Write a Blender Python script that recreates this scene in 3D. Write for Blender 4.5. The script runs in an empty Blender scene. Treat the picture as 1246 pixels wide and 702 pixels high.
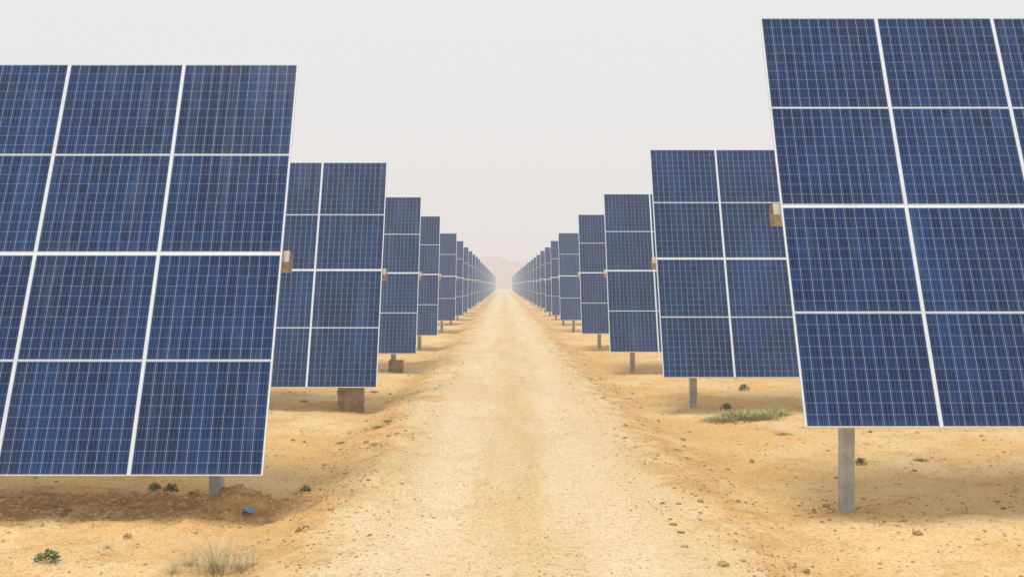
import bpy, bmesh, math, random
import numpy as np
from mathutils import Vector, Matrix
random.seed(7); rng=np.random.default_rng(5)
scene=bpy.context.scene
scene.view_settings.view_transform='Standard'
scene.view_settings.look='None'
scene.view_settings.exposure=0
COL=scene.collection
F=1250.0; CH=3.1

# ------------------------------------------------------------ noise
def vnoise(x,y,f,seed):
    x=x*f+seed*17.3; y=y*f+seed*9.1
    xi=np.floor(x).astype(np.int64); yi=np.floor(y).astype(np.int64)
    xf=x-xi; yf=y-yi
    xf=xf*xf*(3-2*xf); yf=yf*yf*(3-2*yf)
    def h(a,b):
        n=(a*374761393+b*668265263+seed*1442695041)&0x7fffffff
        n=((n^(n>>13))*1274126177)&0x7fffffff
        return ((n^(n>>16))&0xffff)/32768.0-1.0
    return (h(xi,yi)*(1-xf)+h(xi+1,yi)*xf)*(1-yf)+(h(xi,yi+1)*(1-xf)+h(xi+1,yi+1)*xf)*yf
def sstep(a,b,x):
    t=np.clip((x-a)/(b-a),0,1); return t*t*(3-2*t)
MOUNDS=[(-3.72,14.35,.26,.36),(-3.45,14.3,.12,.3),(4.75,13.9,-.07,1.0),(-4.35,26.4,.12,.6),(4.9,26.2,.06,.5),(-2.9,41,.14,.9),(3.6,44,.16,1.0),(3.9,31,.10,.8),(-3.3,33,.1,.8),(3.3,56,.18,1.2),(-3.4,60,.18,1.2),(2.9,70,.2,1.3),(-2.9,75,.2,1.4),(3.0,90,.22,1.6)]
def height(x,y):
    x=np.asarray(x,float); y=np.asarray(y,float)
    wob=.34*vnoise(x*0,y,.16,3)+.24*vnoise(x*.3,y,.6,4)+.12*vnoise(x,y,1.9,5)
    xr=np.abs(x-.25)+wob
    z=.18*(1-sstep(1.95,3.5,xr))
    z-=.04*np.exp(-((xr-3.5)/.5)**2)
    road=1-sstep(1.8,2.7,xr)
    z-=road*.020*(np.exp(-((np.abs(x-.25)-.95)/.33)**2))
    z+=.05*np.exp(-((xr-2.35)/.25)**2)*(.4+1.0*vnoise(x*.4,y,.8,6))
    off=1-road
    z+=off*(.07*vnoise(x,y,.35,1)+.035*vnoise(x,y,1.1,2)+.018*vnoise(x,y,3.1,8))
    near=np.clip(1-y/70,0,1)
    z+=(.012*vnoise(x,y,2.3,9)+.008*vnoise(x,y,5.3,10)+near*.008*vnoise(x,y,9.5,11))*(.5+1.0*off)
    rough=np.exp(-((x+4.2)/3.2)**2-((y-14.5)/1.1)**2)
    z+=rough*(.07*vnoise(x,y,2.7,14)+.06*vnoise(x,y,5,15)+.04*vnoise(x,y,9,16))
    for mx,my,mh,mr in MOUNDS:
        z+=mh*np.exp(-(((x-mx)**2+(y-my)**2)/mr**2))*(1+.25*vnoise(x,y,5,12))
    return z
def hz(x,y): return float(height(np.array([x]),np.array([y]))[0])

# ------------------------------------------------------------ node helper
class N:
    def __init__(s,tree): s.t=tree; s.n=tree.nodes; s.l=tree.links
    def new(s,ty,**k):
        n=s.n.new(ty)
        for a,b in k.items(): setattr(n,a,b)
        return n
    def put(s,sock,v):
        if isinstance(v,bpy.types.NodeSocket): s.l.new(v,sock)
        else: sock.default_value=v
    def m(s,op,a,b=None,c=None,clamp=False):
        n=s.new('ShaderNodeMath',operation=op,use_clamp=clamp); s.put(n.inputs[0],a)
        if b is not None: s.put(n.inputs[1],b)
        if c is not None: s.put(n.inputs[2],c)
        return n.outputs[0]
    def mix(s,f,a,b,mode='MIX'):
        n=s.new('ShaderNodeMix',data_type='RGBA',blend_type=mode)
        s.put(n.inputs[0],f)
        for i,v in ((6,a),(7,b)):
            if not isinstance(v,bpy.types.NodeSocket) and len(v)==3: v=(*v,1)
            s.put(n.inputs[i],v)
        return n.outputs[2]
    def rng(s,v,a,b,c=0.,d=1.,smooth=True):
        n=s.new('ShaderNodeMapRange'); n.interpolation_type='SMOOTHSTEP' if smooth else 'LINEAR'
        for i,q in enumerate((v,a,b,c,d)): s.put(n.inputs[i],q)
        return n.outputs[0]
    def noise(s,vec,scale,detail=3,rough=.55):
        n=s.new('ShaderNodeTexNoise'); s.l.new(vec,n.inputs['Vector'])
        n.inputs['Scale'].default_value=scale; n.inputs['Detail'].default_value=detail; n.inputs['Roughness'].default_value=rough
        return n.outputs['Fac']
    def scale(s,vec,v):
        n=s.new('ShaderNodeVectorMath',operation='MULTIPLY'); s.l.new(vec,n.inputs[0]); n.inputs[1].default_value=v
        return n.outputs[0]
def newmat(name):
    m=bpy.data.materials.new(name); m.use_nodes=True
    b=m.node_tree.nodes['Principled BSDF']
    return m,N(m.node_tree),b

# ------------------------------------------------------------ ground material
def ground_mat():
    m,n,b=newmat('sandy_ground_material')
    pos=n.new('ShaderNodeNewGeometry').outputs['Position']
    sx=n.new('ShaderNodeSeparateXYZ'); n.l.new(pos,sx.inputs[0])
    big=n.noise(pos,.35,2); mid=n.noise(pos,1.5,4,.62); fine=n.noise(pos,10,3,.75); grit=n.noise(pos,36,2,.7)
    wob=n.m('ADD',n.m('MULTIPLY',n.m('SUBTRACT',mid,.5),2.0),n.m('MULTIPLY',n.m('SUBTRACT',big,.5),2.0))
    ax=n.m('ABSOLUTE',n.m('SUBTRACT',sx.outputs[0],.25))
    xr=n.m('ADD',ax,wob)
    road=n.rng(xr,1.5,3.2,1,0)
    bank=n.m('MULTIPLY',n.rng(xr,2.0,2.8),n.rng(xr,2.9,4.2,1,0))
    sand=n.mix(n.rng(big,.35,.65),(.78,.49,.195),(.83,.595,.305))
    sand=n.mix(n.m('MULTIPLY',n.rng(mid,.50,.70),.50),sand,(.62,.345,.11))
    streak=n.noise(n.scale(pos,(1.5,.16,1)),1.0,4,.62)
    rd=n.mix(n.rng(streak,.34,.66),(.74,.54,.285),(.80,.635,.395))
    rut=n.rng(n.m('ABSOLUTE',n.m('SUBTRACT',n.m('ADD',ax,n.m('MULTIPLY',n.m('SUBTRACT',streak,.5),1.0)),1.1)),.15,.8,.40,0)
    rd=n.mix(rut,rd,(.83,.69,.46))
    cen=n.rng(n.m('ADD',ax,n.m('MULTIPLY',n.m('SUBTRACT',mid,.5),1.1)),.0,.5,.28,0)
    rd=n.mix(cen,rd,(.66,.44,.19))
    rd=n.mix(n.m('MULTIPLY',n.rng(n.noise(pos,.7,3,.6),.5,.68),.35),rd,(.68,.47,.22))
    col=n.mix(road,sand,rd)
    col=n.mix(n.m('MULTIPLY',bank,n.rng(mid,.3,.6,.15,.65)),col,(.58,.335,.12))
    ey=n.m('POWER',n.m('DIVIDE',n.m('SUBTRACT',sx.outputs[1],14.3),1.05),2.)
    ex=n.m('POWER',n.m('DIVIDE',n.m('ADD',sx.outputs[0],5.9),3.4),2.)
    dark_patch=n.rng(n.m('ADD',n.m('ADD',ex,ey),n.m('MULTIPLY',n.m('SUBTRACT',n.m('ADD',mid,n.m('MULTIPLY',fine,.6)),.80),5.)),.4,1.5,1,0)  # irregular darker brown patch of ground below the near-left panel
    col=n.mix(n.m('MULTIPLY',dark_patch,n.rng(fine,.36,.56,.35,.95)),col,(.36,.19,.07))
    amt=n.m('MULTIPLY_ADD',road,-.10,.42)
    col=n.mix(n.m('MULTIPLY',n.rng(fine,.54,.68),amt),col,(.46,.27,.10))
    col=n.mix(n.m('MULTIPLY',n.rng(fine,.32,.46,1,0),.22),col,(.90,.76,.52))
    col=n.mix(n.m('MULTIPLY',n.rng(grit,.55,.64),.55),col,(.32,.19,.08))
    v=n.new('ShaderNodeTexVoronoi'); n.l.new(pos,v.inputs['Vector']); v.inputs['Scale'].default_value=15
    sel=n.rng(mid,.44,.58)
    spot=n.m('MULTIPLY',n.rng(v.outputs['Distance'],.12,.22,1,0),sel)
    col=n.mix(n.m('MULTIPLY',spot,.55),col,(.28,.17,.08))
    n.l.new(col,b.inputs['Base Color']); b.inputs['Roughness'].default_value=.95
    b.inputs['Specular IOR Level'].default_value=.1
    h=n.m('ADD',n.m('MULTIPLY',fine,.05),n.m('ADD',n.m('MULTIPLY',grit,.02),n.m('MULTIPLY',spot,.02)))
    bp=n.new('ShaderNodeBump'); bp.inputs['Strength'].default_value=1; bp.inputs['Distance'].default_value=1
    n.l.new(h,bp.inputs['Height']); n.l.new(bp.outputs[0],b.inputs['Normal'])
    return m
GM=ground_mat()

# ------------------------------------------------------------ terrain
xs=list(np.arange(-8,8.001,.08)); st=.08
while xs[-1]<3500: st*=1.13; xs.append(xs[-1]+st)
st=.08
while xs[0]>-3500: st*=1.13; xs.insert(0,xs[0]-st)
ys=[-60,-40,-25,-15,-8,-3,0,2,4,6,7.5]
while ys[-1]<4000: ys.append(ys[-1]+max(.07,.0055*ys[-1]) if ys[-1]<150 else ys[-1]*1.02)
xs=np.array(xs); ys=np.array(ys)
X,Y=np.meshgrid(xs,ys); Z=height(X,Y)
def grid_mesh(name,X,Y,Z):
    ny,nx=X.shape
    me=bpy.data.meshes.new(name)
    co=np.stack([X,Y,Z],-1).reshape(-1,3)
    idx=np.arange(nx*ny).reshape(ny,nx)
    f=np.stack([idx[:-1,:-1],idx[:-1,1:],idx[1:,1:],idx[1:,:-1]],-1).reshape(-1,4)
    me.vertices.add(len(co)); me.vertices.foreach_set('co',co.ravel())
    me.loops.add(f.size); me.loops.foreach_set('vertex_index',f.ravel())
    me.polygons.add(len(f)); me.polygons.foreach_set('loop_start',np.arange(0,f.size,4))
    me.polygons.foreach_set('loop_total',np.full(len(f),4))
    me.update(calc_edges=True); me.shade_smooth()
    me.materials.append(GM)
    o=bpy.data.objects.new(name,me); COL.objects.link(o); return o
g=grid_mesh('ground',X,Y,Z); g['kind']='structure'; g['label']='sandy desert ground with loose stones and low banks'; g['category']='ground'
mask=(xs>-2.1)&(xs<2.6)
km=(ys<900)
Xr,Yr,Zr=X[:,mask][km],Y[:,mask][km],(Z[:,mask]+.004)[km]
r=grid_mesh('road',Xr,Yr,Zr); r['kind']='structure'; r['label']='straight unpaved sand track with wheel ruts'; r['category']='dirt road'

# hill
def hill():
    xs=np.linspace(-300,380,150); ys=np.linspace(760,1040,40)
    X,Y=np.meshgrid(xs,ys)
    prof=11*np.exp(-((X+22)/20)**2)+14*np.exp(-((X-2)/28)**2)+15*np.exp(-((X-44)/42)**2)+15*np.exp(-((X+75)/50)**2)+7*np.exp(-((X-130)/70)**2)
    Z=prof*1.1*np.exp(-((Y-900)/75)**2)*(1+.14*vnoise(X,Y,.05,21)+.07*vnoise(X,Y,.12,22))-1.5
    o=grid_mesh('hill',X,Y,Z); o.data.materials.clear()
    m,n,b=newmat('hill_material')
    pos=n.new('ShaderNodeNewGeometry').outputs['Position']
    n.l.new(n.mix(n.noise(pos,.05,4),(.32,.21,.13),(.44,.30,.19)),b.inputs['Base Color']); b.inputs['Roughness'].default_value=1
    o.data.materials.append(m); o['kind']='structure'; o['label']='bare rocky hill faint in dusty haze'; o['category']='hill'
hill()

# ------------------------------------------------------------ materials for trackers
def glass_mat():
    m,n,b=newmat('solar_cell_material')
    uv=n.new('ShaderNodeUVMap').outputs[0]
    s=n.new('ShaderNodeSeparateXYZ'); n.l.new(uv,s.inputs[0])
    u,v=s.outputs[0],s.outputs[1]
    fu=n.m('FRACT',u); fv=n.m('FRACT',v)
    mu=.006; mv=.006
    cu=n.m('MULTIPLY',n.m('DIVIDE',n.m('SUBTRACT',fu,mu),1-2*mu),12.)
    cv=n.m('MULTIPLY',n.m('DIVIDE',n.m('SUBTRACT',fv,mv),1-2*mv),10.)
    border=n.m('MAXIMUM',n.m('GREATER_THAN',n.m('ABSOLUTE',n.m('SUBTRACT',fu,.5)),.5-mu),n.m('GREATER_THAN',n.m('ABSOLUTE',n.m('SUBTRACT',fv,.5)),.5-mv))
    gu=n.m('GREATER_THAN',n.m('ABSOLUTE',n.m('SUBTRACT',n.m('FRACT',cu),.5)),.5-.019)
    gv=n.m('GREATER_THAN',n.m('ABSOLUTE',n.m('SUBTRACT',n.m('FRACT',cv),.5)),.5-.015)
    bus=n.m('LESS_THAN',n.m('ABSOLUTE',n.m('SUBTRACT',n.m('FRACT',n.m('MULTIPLY',cu,3.)),.5)),.045)
    info=n.new('ShaderNodeObjectInfo')
    cb=n.new('ShaderNodeCombineXYZ')
    n.l.new(n.m('ADD',n.m('FLOOR',cu),n.m('MULTIPLY',n.m('FLOOR',u),37.)),cb.inputs[0]); n.l.new(n.m('ADD',n.m('FLOOR',cv),n.m('MULTIPLY',n.m('FLOOR',v),53.)),cb.inputs[1])
    n.l.new(n.m('MULTIPLY',info.outputs['Random'],500.),cb.inputs[2])
    wn=n.new('ShaderNodeTexWhiteNoise'); n.l.new(cb.outputs[0],wn.inputs[0])
    pos=n.new('ShaderNodeNewGeometry').outputs['Position']
    cell=n.mix(wn.outputs['Value'],(.0015,.012,.062),(.005,.028,.115))
    cell=n.mix(n.m('MULTIPLY',info.outputs['Random'],.40),cell,(.003,.012,.052))
    vo=n.new('ShaderNodeTexVoronoi'); n.l.new(pos,vo.inputs['Vector']); vo.inputs['Scale'].default_value=45
    cell=n.mix(n.m('MULTIPLY',n.rng(vo.outputs['Color'],.3,.9),.12),cell,(.02,.07,.25))
    blot=n.noise(n.scale(pos,(1.6,.5,.5)),.9,3,.6)
    cell=n.mix(n.rng(blot,.45,.70,0,.40),cell,(.008,.065,.21))
    cell=n.mix(n.m('MULTIPLY',bus,.24),cell,(.28,.42,.68))
    line=n.m('MAXIMUM',n.m('MULTIPLY',gu,.60),n.m('MULTIPLY',gv,.34))
    col=n.mix(line,cell,(.54,.67,.86))
    col=n.mix(border,col,(.45,.52,.62))
    dust=n.noise(n.scale(pos,(4.5,.5,.30)),1.2,4,.7)
    edge=n.rng(fv,.0,.08,.04,0)
    col=n.mix(n.m('ADD',n.rng(dust,.50,.75,.0,.06),edge,clamp=True),col,(.38,.42,.48))
    n.l.new(col,b.inputs['Base Color'])
    n.l.new(n.rng(dust,.3,.7,.12,.30),b.inputs['Roughness'])
    b.inputs['Specular IOR Level'].default_value=.16
    return m
def metal_mat(name,c1,c2,rough,metallic,sc=6):
    m,n,b=newmat(name)
    pos=n.new('ShaderNodeTexCoord').outputs['Object']
    n.l.new(n.mix(n.rng(n.noise(pos,sc,4,.65),.35,.68),c1,c2),b.inputs['Base Color'])
    b.inputs['Roughness'].default_value=rough; b.inputs['Metallic'].default_value=metallic
    return m
GLASS=glass_mat()
FRAME=metal_mat('aluminium_frame_material',(.75,.81,.86),(.68,.72,.76),.5,.0)
BACK=metal_mat('backsheet_material',(.62,.62,.60),(.55,.54,.5),.7,0)
STEEL=metal_mat('galvanised_steel_material',(.36,.38,.39),(.50,.52,.52),.6,.2,4)
TUBE=metal_mat('painted_tube_material',(.60,.58,.52),(.50,.46,.38),.6,.1,3)
RUST=metal_mat('tan_end_plate_material',(.19,.14,.08),(.30,.23,.14),.8,.05,7)
CONC=metal_mat('concrete_material',(.36,.29,.21),(.20,.15,.10),.95,0,4)

def mkmesh(name,mats,build):
    bm=bmesh.new(); bm.loops.layers.uv.new('UVMap'); build(bm)
    me=bpy.data.meshes.new(name); bm.to_mesh(me); bm.free()
    for m in mats: me.materials.append(m)
    return me
def box(bm,x0,x1,y0,y1,z0,z1,mi=0,M=None):
    vs=[bm.verts.new(Vector(p) if M is None else M@Vector(p)) for p in ((x0,y0,z0),(x1,y0,z0),(x1,y1,z0),(x0,y1,z0),(x0,y0,z1),(x1,y0,z1),(x1,y1,z1),(x0,y1,z1))]
    for q in ((0,3,2,1),(4,5,6,7),(0,1,5,4),(1,2,6,5),(2,3,7,6),(3,0,4,7)):
        f=bm.faces.new([vs[i] for i in q]); f.material_index=mi
V=5.75; DEP=2.3; ANG=math.atan2(V,DEP); S=math.hypot(V,DEP)
PX=1.72; FX=.013; FY=.005; GMID=.036; NC=8; GR=.005
MW=1.712; MH=(S-2*GR-GMID)/4
def glass_q(bm,cx,cy,uo=(0,0)):
    uvl=bm.loops.layers.uv.active
    w,h=MW/2-FX,MH/2-FY
    vs=[bm.verts.new((cx+a*w,cy+c*h,.0)) for a,c in ((-1,-1),(1,-1),(1,1),(-1,1))]
    f=bm.faces.new(vs); f.material_index=0
    e=.0005
    for l,q in zip(f.loops,((e,e),(1-e,e),(1-e,1-e),(e,1-e))): l[uvl].uv=(q[0]+uo[0],q[1]+uo[1])
    vs=[bm.verts.new((cx+a*w,cy+c*h,-.012)) for a,c in ((-1,-1),(-1,1),(1,1),(1,-1))]
    f=bm.faces.new(vs); f.material_index=1
def frame_b(bm,cx,cy):
    w,h=MW/2,MH/2
    box(bm,cx-w,cx+w,cy-h,cy-h+FY,-.035,.004); box(bm,cx-w,cx+w,cy+h-FY,cy+h,-.035,.004)
    box(bm,cx-w,cx-w+FX,cy-h+FY,cy+h-FY,-.035,.004); box(bm,cx+w-FX,cx+w,cy-h+FY,cy+h-FY,-.035,.004)
me_glass=mkmesh('solar_panel',[GLASS,BACK],lambda bm:glass_q(bm,0,0))
me_frame=mkmesh('frame',[FRAME],lambda bm:frame_b(bm,0,0))
rowc=[]; p=0
for i in range(4):
    rowc.append(p+MH/2); p+=MH+(GMID if i==1 else GR)
me_arr={}; me_arrf={}
for sd in (-1,1):
    def ba(bm):
        for c in range(NC):
            for rr in range(4): glass_q(bm,sd*(c*PX+MW/2),rowc[rr],(c+ (20 if sd>0 else 0),rr))
    def bf(bm):
        for c in range(NC):
            for rr in range(4): frame_b(bm,sd*(c*PX+MW/2),rowc[rr])
    me_arr[sd]=mkmesh('solar_panel',[GLASS,BACK],ba); me_arrf[sd]=mkmesh('frame',[FRAME],bf)
LEN=NC*PX
def tube_b(sd):
    def f(bm):
        x0,x1=sorted((-sd*.085,sd*(LEN+.085)))
        box(bm,x0,x1,-.09,.09,-.15,.11)
    return f
def cap_b(sd):
    def f(bm):
        x0,x1=sorted((-sd*.086,-sd*.094)); box(bm,x0,x1,-.096,.096,-.165,.115)
        x0,x1=sorted((-sd*.005,-sd*.085)); box(bm,x0,x1,-.098,-.0915,-.165,-.06)
    return f
def strip_b(sd):
    def f(bm):
        yc=2*MH+GR+GMID/2
        x0,x1=sorted((0,sd*LEN)); box(bm,x0,x1,yc-GMID/2+.001,yc+GMID/2-.001,-.03,-.002)
    return f
def clip_b(sd):
    def f(bm):
        for c in range(1,NC):
            xc=sd*(c*PX-.004); box(bm,xc-.003,xc+.003,0,S,-.03,-.001)
        for yy in (MH+GR/2,3*MH+GR*1.5+GMID):
            x0,x1=sorted((0,sd*LEN)); box(bm,x0,x1,yy-.0022,yy+.0022,-.031,-.0035)
    return f
def rails_b(sd):
    def f(bm):
        for c in range(NC):
            for k in (.25,.75):
                xc=sd*(c*PX+MW*k); box(bm,xc-.025,xc+.025,.05,S-.05,-.10,-.037)
    return f
me_tube={s:mkmesh('torque_tube',[TUBE],tube_b(s)) for s in (-1,1)}
me_cap={s:mkmesh('end_plate',[RUST],cap_b(s)) for s in (-1,1)}
me_strip={s:mkmesh('cover_strip',[FRAME],strip_b(s)) for s in (-1,1)}
me_clip={s:mkmesh('gap_strip',[FRAME],clip_b(s)) for s in (-1,1)}
me_rail={s:mkmesh('support_rail',[STEEL],rails_b(s)) for s in (-1,1)}
def pole_b(hgt,sd):
    def f(bm):
        w=.085
        # lipped channel: broad flat front web, returned flange on the road side
        a,b=(-w,w)
        box(bm,a,b,-.09,-.078,-.6,hgt); box(bm,a,a+.012,-.078,.09,-.6,hgt); box(bm,b-.012,b,-.078,.09,-.6,hgt)
        box(bm,a+.052,a+.064,-.094,-.0905,-.6,hgt)
        box(bm,-w-.06,-w-.003,-.14,.14,hgt-.45,hgt-.05); box(bm,w+.003,w+.06,-.14,.14,hgt-.45,hgt-.05)
    return f
def setp(o,parent): o.parent=parent; COL.objects.link(o)

LX=3.08
L=[(13.16,.665),(25.05,.61),(36.5,.67),(48.3,.74),(66.4,.81),(78.1,.80)]
R=[(12.96,1.31,3.82),(24.6,.89,3.84),(36.1,.75,3.76),(48.3,.82,3.70),(66.4,.83,3.70),(78.1,.82,3.72)]
rows=[]
for i in range(36):
    if i<6: d,zb=L[i]; rows.append((-1,d,zb,LX,i)); d,zb,x=R[i]; rows.append((1,d,zb,x,i))
    else:
        d=78.2+(i-5)*11.7
        rows.append((-1,d+random.uniform(-.2,.2),.80+random.uniform(-.08,.08),LX,i)); rows.append((1,d+random.uniform(-.2,.2),.82+random.uniform(-.08,.08),3.75,i))
pole_cache={}
for sd,d,zb,xe,i in rows:
    px=sd*(xe+.95); gz=hz(px,d+1.2)
    base=bpy.data.objects.new('solar_tracker',None); base.location=(px,d+1.2,gz); base.empty_display_size=.3; COL.objects.link(base)
    hi = 'raised high on a grey steel post' if (sd>0 and i==0) else ('set low over the sand' if zb<.7 else 'on grey steel posts in sand')
    base['label']='tilted blue solar panel tracker '+hi
    base['category']='solar panel'; base['group']='solar trackers lining the dirt road'
    off=Vector((sd*xe,d,zb))-base.location
    Mt=Matrix.Translation(off)@Matrix.Rotation(ANG,4,'X')
    if i<4:
        for c in range(NC):
            for rr in range(4):
                o=bpy.data.objects.new('solar_panel',me_glass); setp(o,base)
                o.matrix_local=Mt@Matrix.Translation((sd*(c*PX+MW/2),rowc[rr],random.uniform(-.002,.002)))@Matrix.Rotation(random.uniform(-.001,.001),4,'Z')
                fr=bpy.data.objects.new('frame',me_frame); setp(fr,o)
    else:
        o=bpy.data.objects.new('solar_panel',me_arr[sd]); setp(o,base); o.matrix_local=Mt
        fr=bpy.data.objects.new('frame',me_arrf[sd]); setp(fr,o)
    if i<14:
        for mm,nm in ((me_rail,'support_rail'),(me_strip,'cover_strip'),(me_clip,'gap_strip')):
            o=bpy.data.objects.new(nm,mm[sd]); setp(o,base); o.matrix_local=Mt
    tl=Mt@Vector((0,S/2-.03,-.18))
    o=bpy.data.objects.new('torque_tube',me_tube[sd]); setp(o,base); o.matrix_local=Matrix.Translation(tl)@Matrix.Rotation(ANG-math.pi/2,4,'X')
    if i<14:
        cp=bpy.data.objects.new('end_plate',me_cap[sd]); setp(cp,o)
    tubez=tl.z+base.location.z
    for k,pxo in enumerate((.95,6.9,12.85)):
        if i>12 and k>0: continue
        xw=sd*(xe+pxo); g0=hz(xw,d+1.2)
        hgt=round(tubez-g0-.1,2)
        if hgt not in pole_cache: pole_cache[hgt]=mkmesh('post',[STEEL],pole_b(hgt,sd))
        o=bpy.data.objects.new('post',pole_cache[hgt]); setp(o,base)
        o.location=Vector((xw,tl.y+base.location.y,g0))-base.location

def block_b(bm):
    box(bm,-.30,.30,-.22,.22,-.2,.56)
    bmesh.ops.subdivide_edges(bm,edges=bm.edges[:],cuts=6,use_grid_fill=True)
    for v in bm.verts:
        g=.95 if int(round((v.co.z+.2)/.1086))%2 else 1
        v.co.x*=g*(1+random.uniform(-.05,.05)); v.co.y*=g*(1+random.uniform(-.05,.05)); v.co.z+=random.uniform(-.018,.018)
mb=mkmesh('concrete_block',[CONC],block_b)
for (x,y,sc,rz) in ((-3.80,25.7,1.08,.08),(-3.88,37.3,.85,-.06)):
    o=bpy.data.objects.new('concrete_block',mb); o.location=(x,y,hz(x,y)-.04); o.scale=(sc,)*3; o.rotation_euler=(0,0,rz); COL.objects.link(o)
    o['label']='rough weathered brown concrete block beside a tracker post'; o['category']='concrete block'; o['group']='concrete blocks by the posts'

# ------------------------------------------------------------ stones
def stones():
    m,n,b=newmat('stone_material')
    info=n.new('ShaderNodeNewGeometry')
    n.l.new(n.mix(info.outputs['Random Per Island'],(.26,.155,.065),(.66,.45,.22)),b.inputs['Base Color']); b.inputs['Roughness'].default_value=.95
    V=[];Fc=[]
    t=bmesh.new(); bmesh.ops.create_icosphere(t,subdivisions=1,radius=1); tv=np.array([v.co[:] for v in t.verts]); tf=np.array([[v.index for v in f.verts] for f in t.faces]); t.free()
    k=0
    pts=[]
    while len(pts)<16000:
        y=8+ (rng.random()**1.7)*50; x=rng.uniform(-9,10)
        ax=abs(x-.25)
        dens=.36 if ax<1.7 else (1.0 if ax<3.4 else .28)
        if x<-2.6 and 13.2<y<15.2: dens=3.
        if x>4 and 12<y<15: dens=1.
        cl=float(vnoise(np.array([x]),np.array([y]),.9,31)[0])*.5+.5
        if rng.random()*2<dens*(.2+cl**2)*2: pts.append((x,y))
    pts=np.array(pts); hs=height(pts[:,0],pts[:,1])
    for (x,y),h in zip(pts,hs):
        s=.008+.015*rng.random()**2+(.034*rng.random() if rng.random()<.07 else 0)
        if abs(x-.25)<1.7: s=min(s,.017)
        sc=np.array([rng.uniform(.7,1.4),rng.uniform(.7,1.4),rng.uniform(.45,.8)])*s
        a=rng.uniform(0,6.28); c,q=math.cos(a),math.sin(a)
        p=tv*(1+rng.uniform(-.2,.2,(len(tv),1)))*sc
        p=np.stack([p[:,0]*c-p[:,1]*q,p[:,0]*q+p[:,1]*c,p[:,2]],1)+[x,y,h+s*.2]
        V.append(p); Fc.append(tf+k); k+=len(tv)
    me=bpy.data.meshes.new('gravel'); me.from_pydata(np.concatenate(V).tolist(),[],np.concatenate(Fc).tolist()); me.materials.append(m)
    o=bpy.data.objects.new('gravel',me); COL.objects.link(o); o['kind']='stuff'; o['label']='loose small brown stones scattered on the sand'; o['category']='gravel'
stones()

# ------------------------------------------------------------ plants
def leafmat(name,a,b_):
    m,n,b=newmat(name); i=n.new('ShaderNodeNewGeometry').outputs['Random Per Island']
    n.l.new(n.mix(i,a,b_),b.inputs['Base Color']); b.inputs['Roughness'].default_value=.8; return m
DRY=leafmat('dry_grass_material',(.28,.26,.13),(.62,.56,.36)); DRYG=leafmat('olive_grass_material',(.24,.26,.09),(.54,.48,.22)); GRN=leafmat('green_leaf_material',(.05,.10,.03),(.17,.23,.08))
def grass(n,hgt,spread,mat,w=.004,lmax=1.5):
    def f(bm):
        for _ in range(n):
            a=random.uniform(0,6.28); r0=min(abs(random.gauss(0,spread*.3)),spread*.5); b=a+random.uniform(-.8,.8)
            p=Vector((math.cos(a)*r0,math.sin(a)*r0,-.01)); h=hgt*random.uniform(.3,1); lean=random.uniform(.2,lmax)
            d=Vector((math.cos(b),math.sin(b),0)); sd=Vector((-d.y,d.x,0))*w*random.uniform(.6,1.4)
            prev=None
            for k in range(5):
                t=k/4; q=p+d*lean*h*t*t*.9+Vector((0,0,h*t*(1-.3*t*min(lean,1.5)*.8)))
                ww=sd*(1-t*.85); cur=(bm.verts.new(q-ww),bm.verts.new(q+ww))
                if prev: bm.faces.new((prev[0],prev[1],cur[1],cur[0]))
                prev=cur
    return mkmesh('blades',[mat],f)
def weed(n,r,mat):
    def f(bm):
        for _ in range(n):
            a=random.uniform(0,6.28); rr=r*math.sqrt(random.random())*(.7+.3*math.sin(a*3)); L_=r*random.uniform(.16,.34)
            c=Vector((math.cos(a)*rr,math.sin(a)*rr,r*.75*(1-(rr/r)**2)*random.uniform(.1,1.2)+.01))
            d=Vector((random.uniform(-1,1),random.uniform(-1,1),random.uniform(-.1,1.2))).normalized(); s=d.cross(Vector((random.uniform(-1,1),random.uniform(-1,1),1))).normalized()*L_*.28
            v=[bm.verts.new(c),bm.verts.new(c+d*L_*.5+s),bm.verts.new(c+d*L_),bm.verts.new(c+d*L_*.5-s)]
            bm.faces.new(v)
    return mkmesh('leaves',[mat],f)
def at(u,v):
    z=.0
    for _ in range(6):
        d=(CH-z)*F/(v-347); x=(u-612)*d/F; z=hz(x,d)
    return x,d,z
def plant(name,me,u,v,label,cat,s=1,flat=1):
    x,y,z=at(u,v); o=bpy.data.objects.new(name,me); o.location=(x,y,z); o.rotation_euler=(0,0,random.uniform(0,6)); o.scale=(s,s,s*flat); COL.objects.link(o)
    o['label']=label; o['category']=cat; o['group']=cat+'s on the sand'
dg=[grass(150,.46,.38,DRY,.0034,1.8),grass(260,.12,.42,DRYG,.006,2.4),grass(90,.32,.32,DRY,.003,2.0)]
wd=[weed(240,.16,GRN),weed(140,.11,GRN)]
for u,v,k,s in ((262,698,0,1.3),(297,694,2,1.2),(232,688,2,.8),(210,697,2,.7),(130,668,2,.4),(900,511,1,2.6),(925,509,1,2.3),(875,513,1,2.0),(945,505,1,2.0),(915,505,1,1.9),(890,506,1,1.7),(445,524,2,.5),(462,520,1,.9),(425,528,2,.5),(1120,560,1,.6)):
    plant('grass_tuft',dg[k],u,v,'low yellow-green scrub tuft on sand' if k==1 else 'dry wispy grass tuft growing on sand','grass tuft',s)
for u,v,k,s in ((60,684,0,.9),(48,682,1,.8),(188,596,0,.7),(208,599,0,.85),(372,597,0,.7),(1047,566,0,.75),(884,499,0,1.1),(905,475,0,1.2),(155,655,1,.6),(915,563,1,.6)):
    plant('desert_weed',wd[k],u,v,'small low green weed on sand','weed',s)
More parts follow.
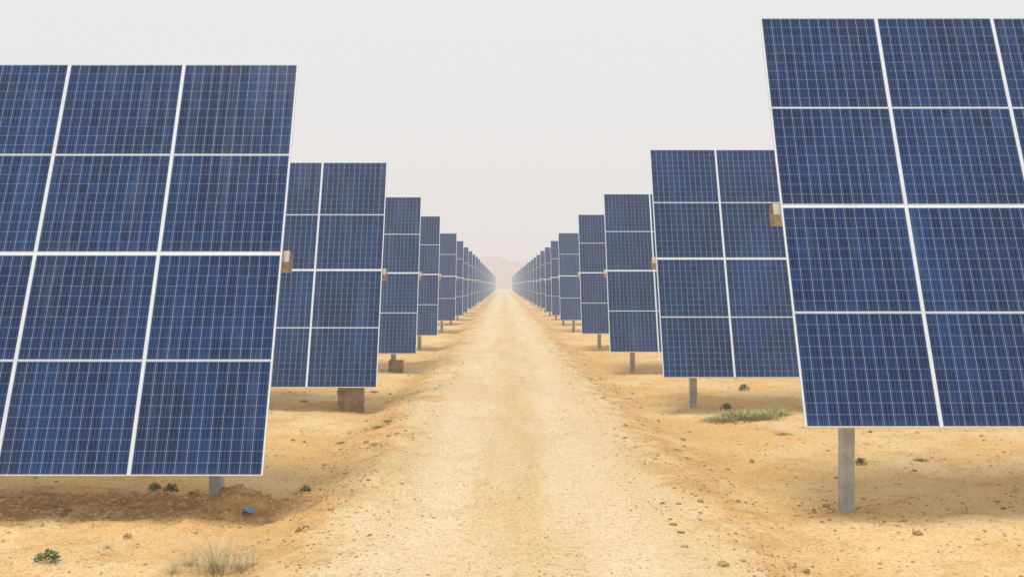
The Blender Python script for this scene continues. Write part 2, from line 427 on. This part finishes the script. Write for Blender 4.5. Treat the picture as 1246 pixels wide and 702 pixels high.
for _ in range(9):
    u=random.choice([random.uniform(340,480),random.uniform(800,960)]); v=random.uniform(455,540)
    plant('grass_tuft',dg[1],u,v,'low yellow-green scrub tuft on sand','grass tuft',random.uniform(.4,.8))
def lit(bm):
    c=bm.verts.new((0,0,.06)); ring=[]
    for k in range(9):
        a=k*.698; ring.append(bm.verts.new((math.cos(a)*.085*random.uniform(.6,1.3),math.sin(a)*.06*random.uniform(.6,1.2),random.uniform(0,.04))))
    for k in range(9): bm.faces.new((c,ring[k],ring[(k+1)%9]))
ml,n_,b_=newmat('blue_plastic_material'); b_.inputs['Roughness'].default_value=.4
tc=n_.new('ShaderNodeTexCoord').outputs['Object']; n_.l.new(n_.mix(n_.noise(tc,20),(.02,.20,.50),(.05,.36,.70)),b_.inputs['Base Color'])
x,y,z=at(303,629); o=bpy.data.objects.new('plastic_scrap',mkmesh('plastic_scrap',[ml],lit)); o.location=(x,y,z+.01); COL.objects.link(o)
o['label']='crumpled scrap of blue plastic lying on sand'; o['category']='litter'

# ------------------------------------------------------------ dusty air
bm=bmesh.new(); box(bm,-1800,1800,-300,2800,-12,45); me=bpy.data.meshes.new('sky'); bmesh.ops.recalc_face_normals(bm,faces=bm.faces); bm.to_mesh(me); bm.free()
mh=bpy.data.materials.new('dusty_air_material'); mh.use_nodes=True; nt=mh.node_tree; nt.nodes.clear()
out=nt.nodes.new('ShaderNodeOutputMaterial'); ab=nt.nodes.new('ShaderNodeVolumeAbsorption'); em=nt.nodes.new('ShaderNodeEmission'); ad=nt.nodes.new('ShaderNodeAddShader')
DEN=.0019; HZ=(.805,.745,.705)
ab.inputs['Color'].default_value=(0,0,0,1); ab.inputs['Density'].default_value=DEN
em.inputs['Color'].default_value=(*HZ,1); em.inputs['Strength'].default_value=DEN  # air box glows its haze colour, standing in for light scattered by dust
nt.links.new(ab.outputs[0],ad.inputs[0]); nt.links.new(em.outputs[0],ad.inputs[1]); nt.links.new(ad.outputs[0],out.inputs['Volume'])
me.materials.append(mh); o=bpy.data.objects.new('sky',me); COL.objects.link(o); o['kind']='structure'; o['label']='pale dusty air layer over the desert'; o['category']='sky'

# ------------------------------------------------------------ world, sun, camera
SE,SR=math.radians(68),math.radians(200)
w=bpy.data.worlds.new('World'); scene.world=w; w.use_nodes=True
n=N(w.node_tree); bg=w.node_tree.nodes['Background']
sk=n.new('ShaderNodeTexSky',sky_type='NISHITA'); sk.sun_disc=False; sk.sun_elevation=SE; sk.sun_rotation=SR; sk.dust_density=6; sk.air_density=1.5
bg.inputs['Strength'].default_value=.1
n.l.new(n.mix(.90,sk.outputs[0],(8.95,9.0,9.1)),bg.inputs['Color'])
sun=bpy.data.lights.new('sun','SUN'); sun.energy=2.2; sun.angle=math.radians(24); sun.color=(1,.95,.88)
so=bpy.data.objects.new('sun',sun); COL.objects.link(so)
dirv=Vector((math.sin(SR)*math.cos(SE),math.cos(SR)*math.cos(SE),math.sin(SE)))
so.rotation_euler=dirv.to_track_quat('Z','Y').to_euler(); so.location=(0,-5,30)
cam=bpy.data.cameras.new('camera'); co=bpy.data.objects.new('camera',cam); COL.objects.link(co); scene.camera=co
co.location=(0,0,CH); co.rotation_euler=(math.pi/2,0,0)
cam.sensor_width=36; cam.lens=36*F/1246; cam.shift_x=11/1246; cam.shift_y=-4/1246
cam.clip_start=.1; cam.clip_end=6000
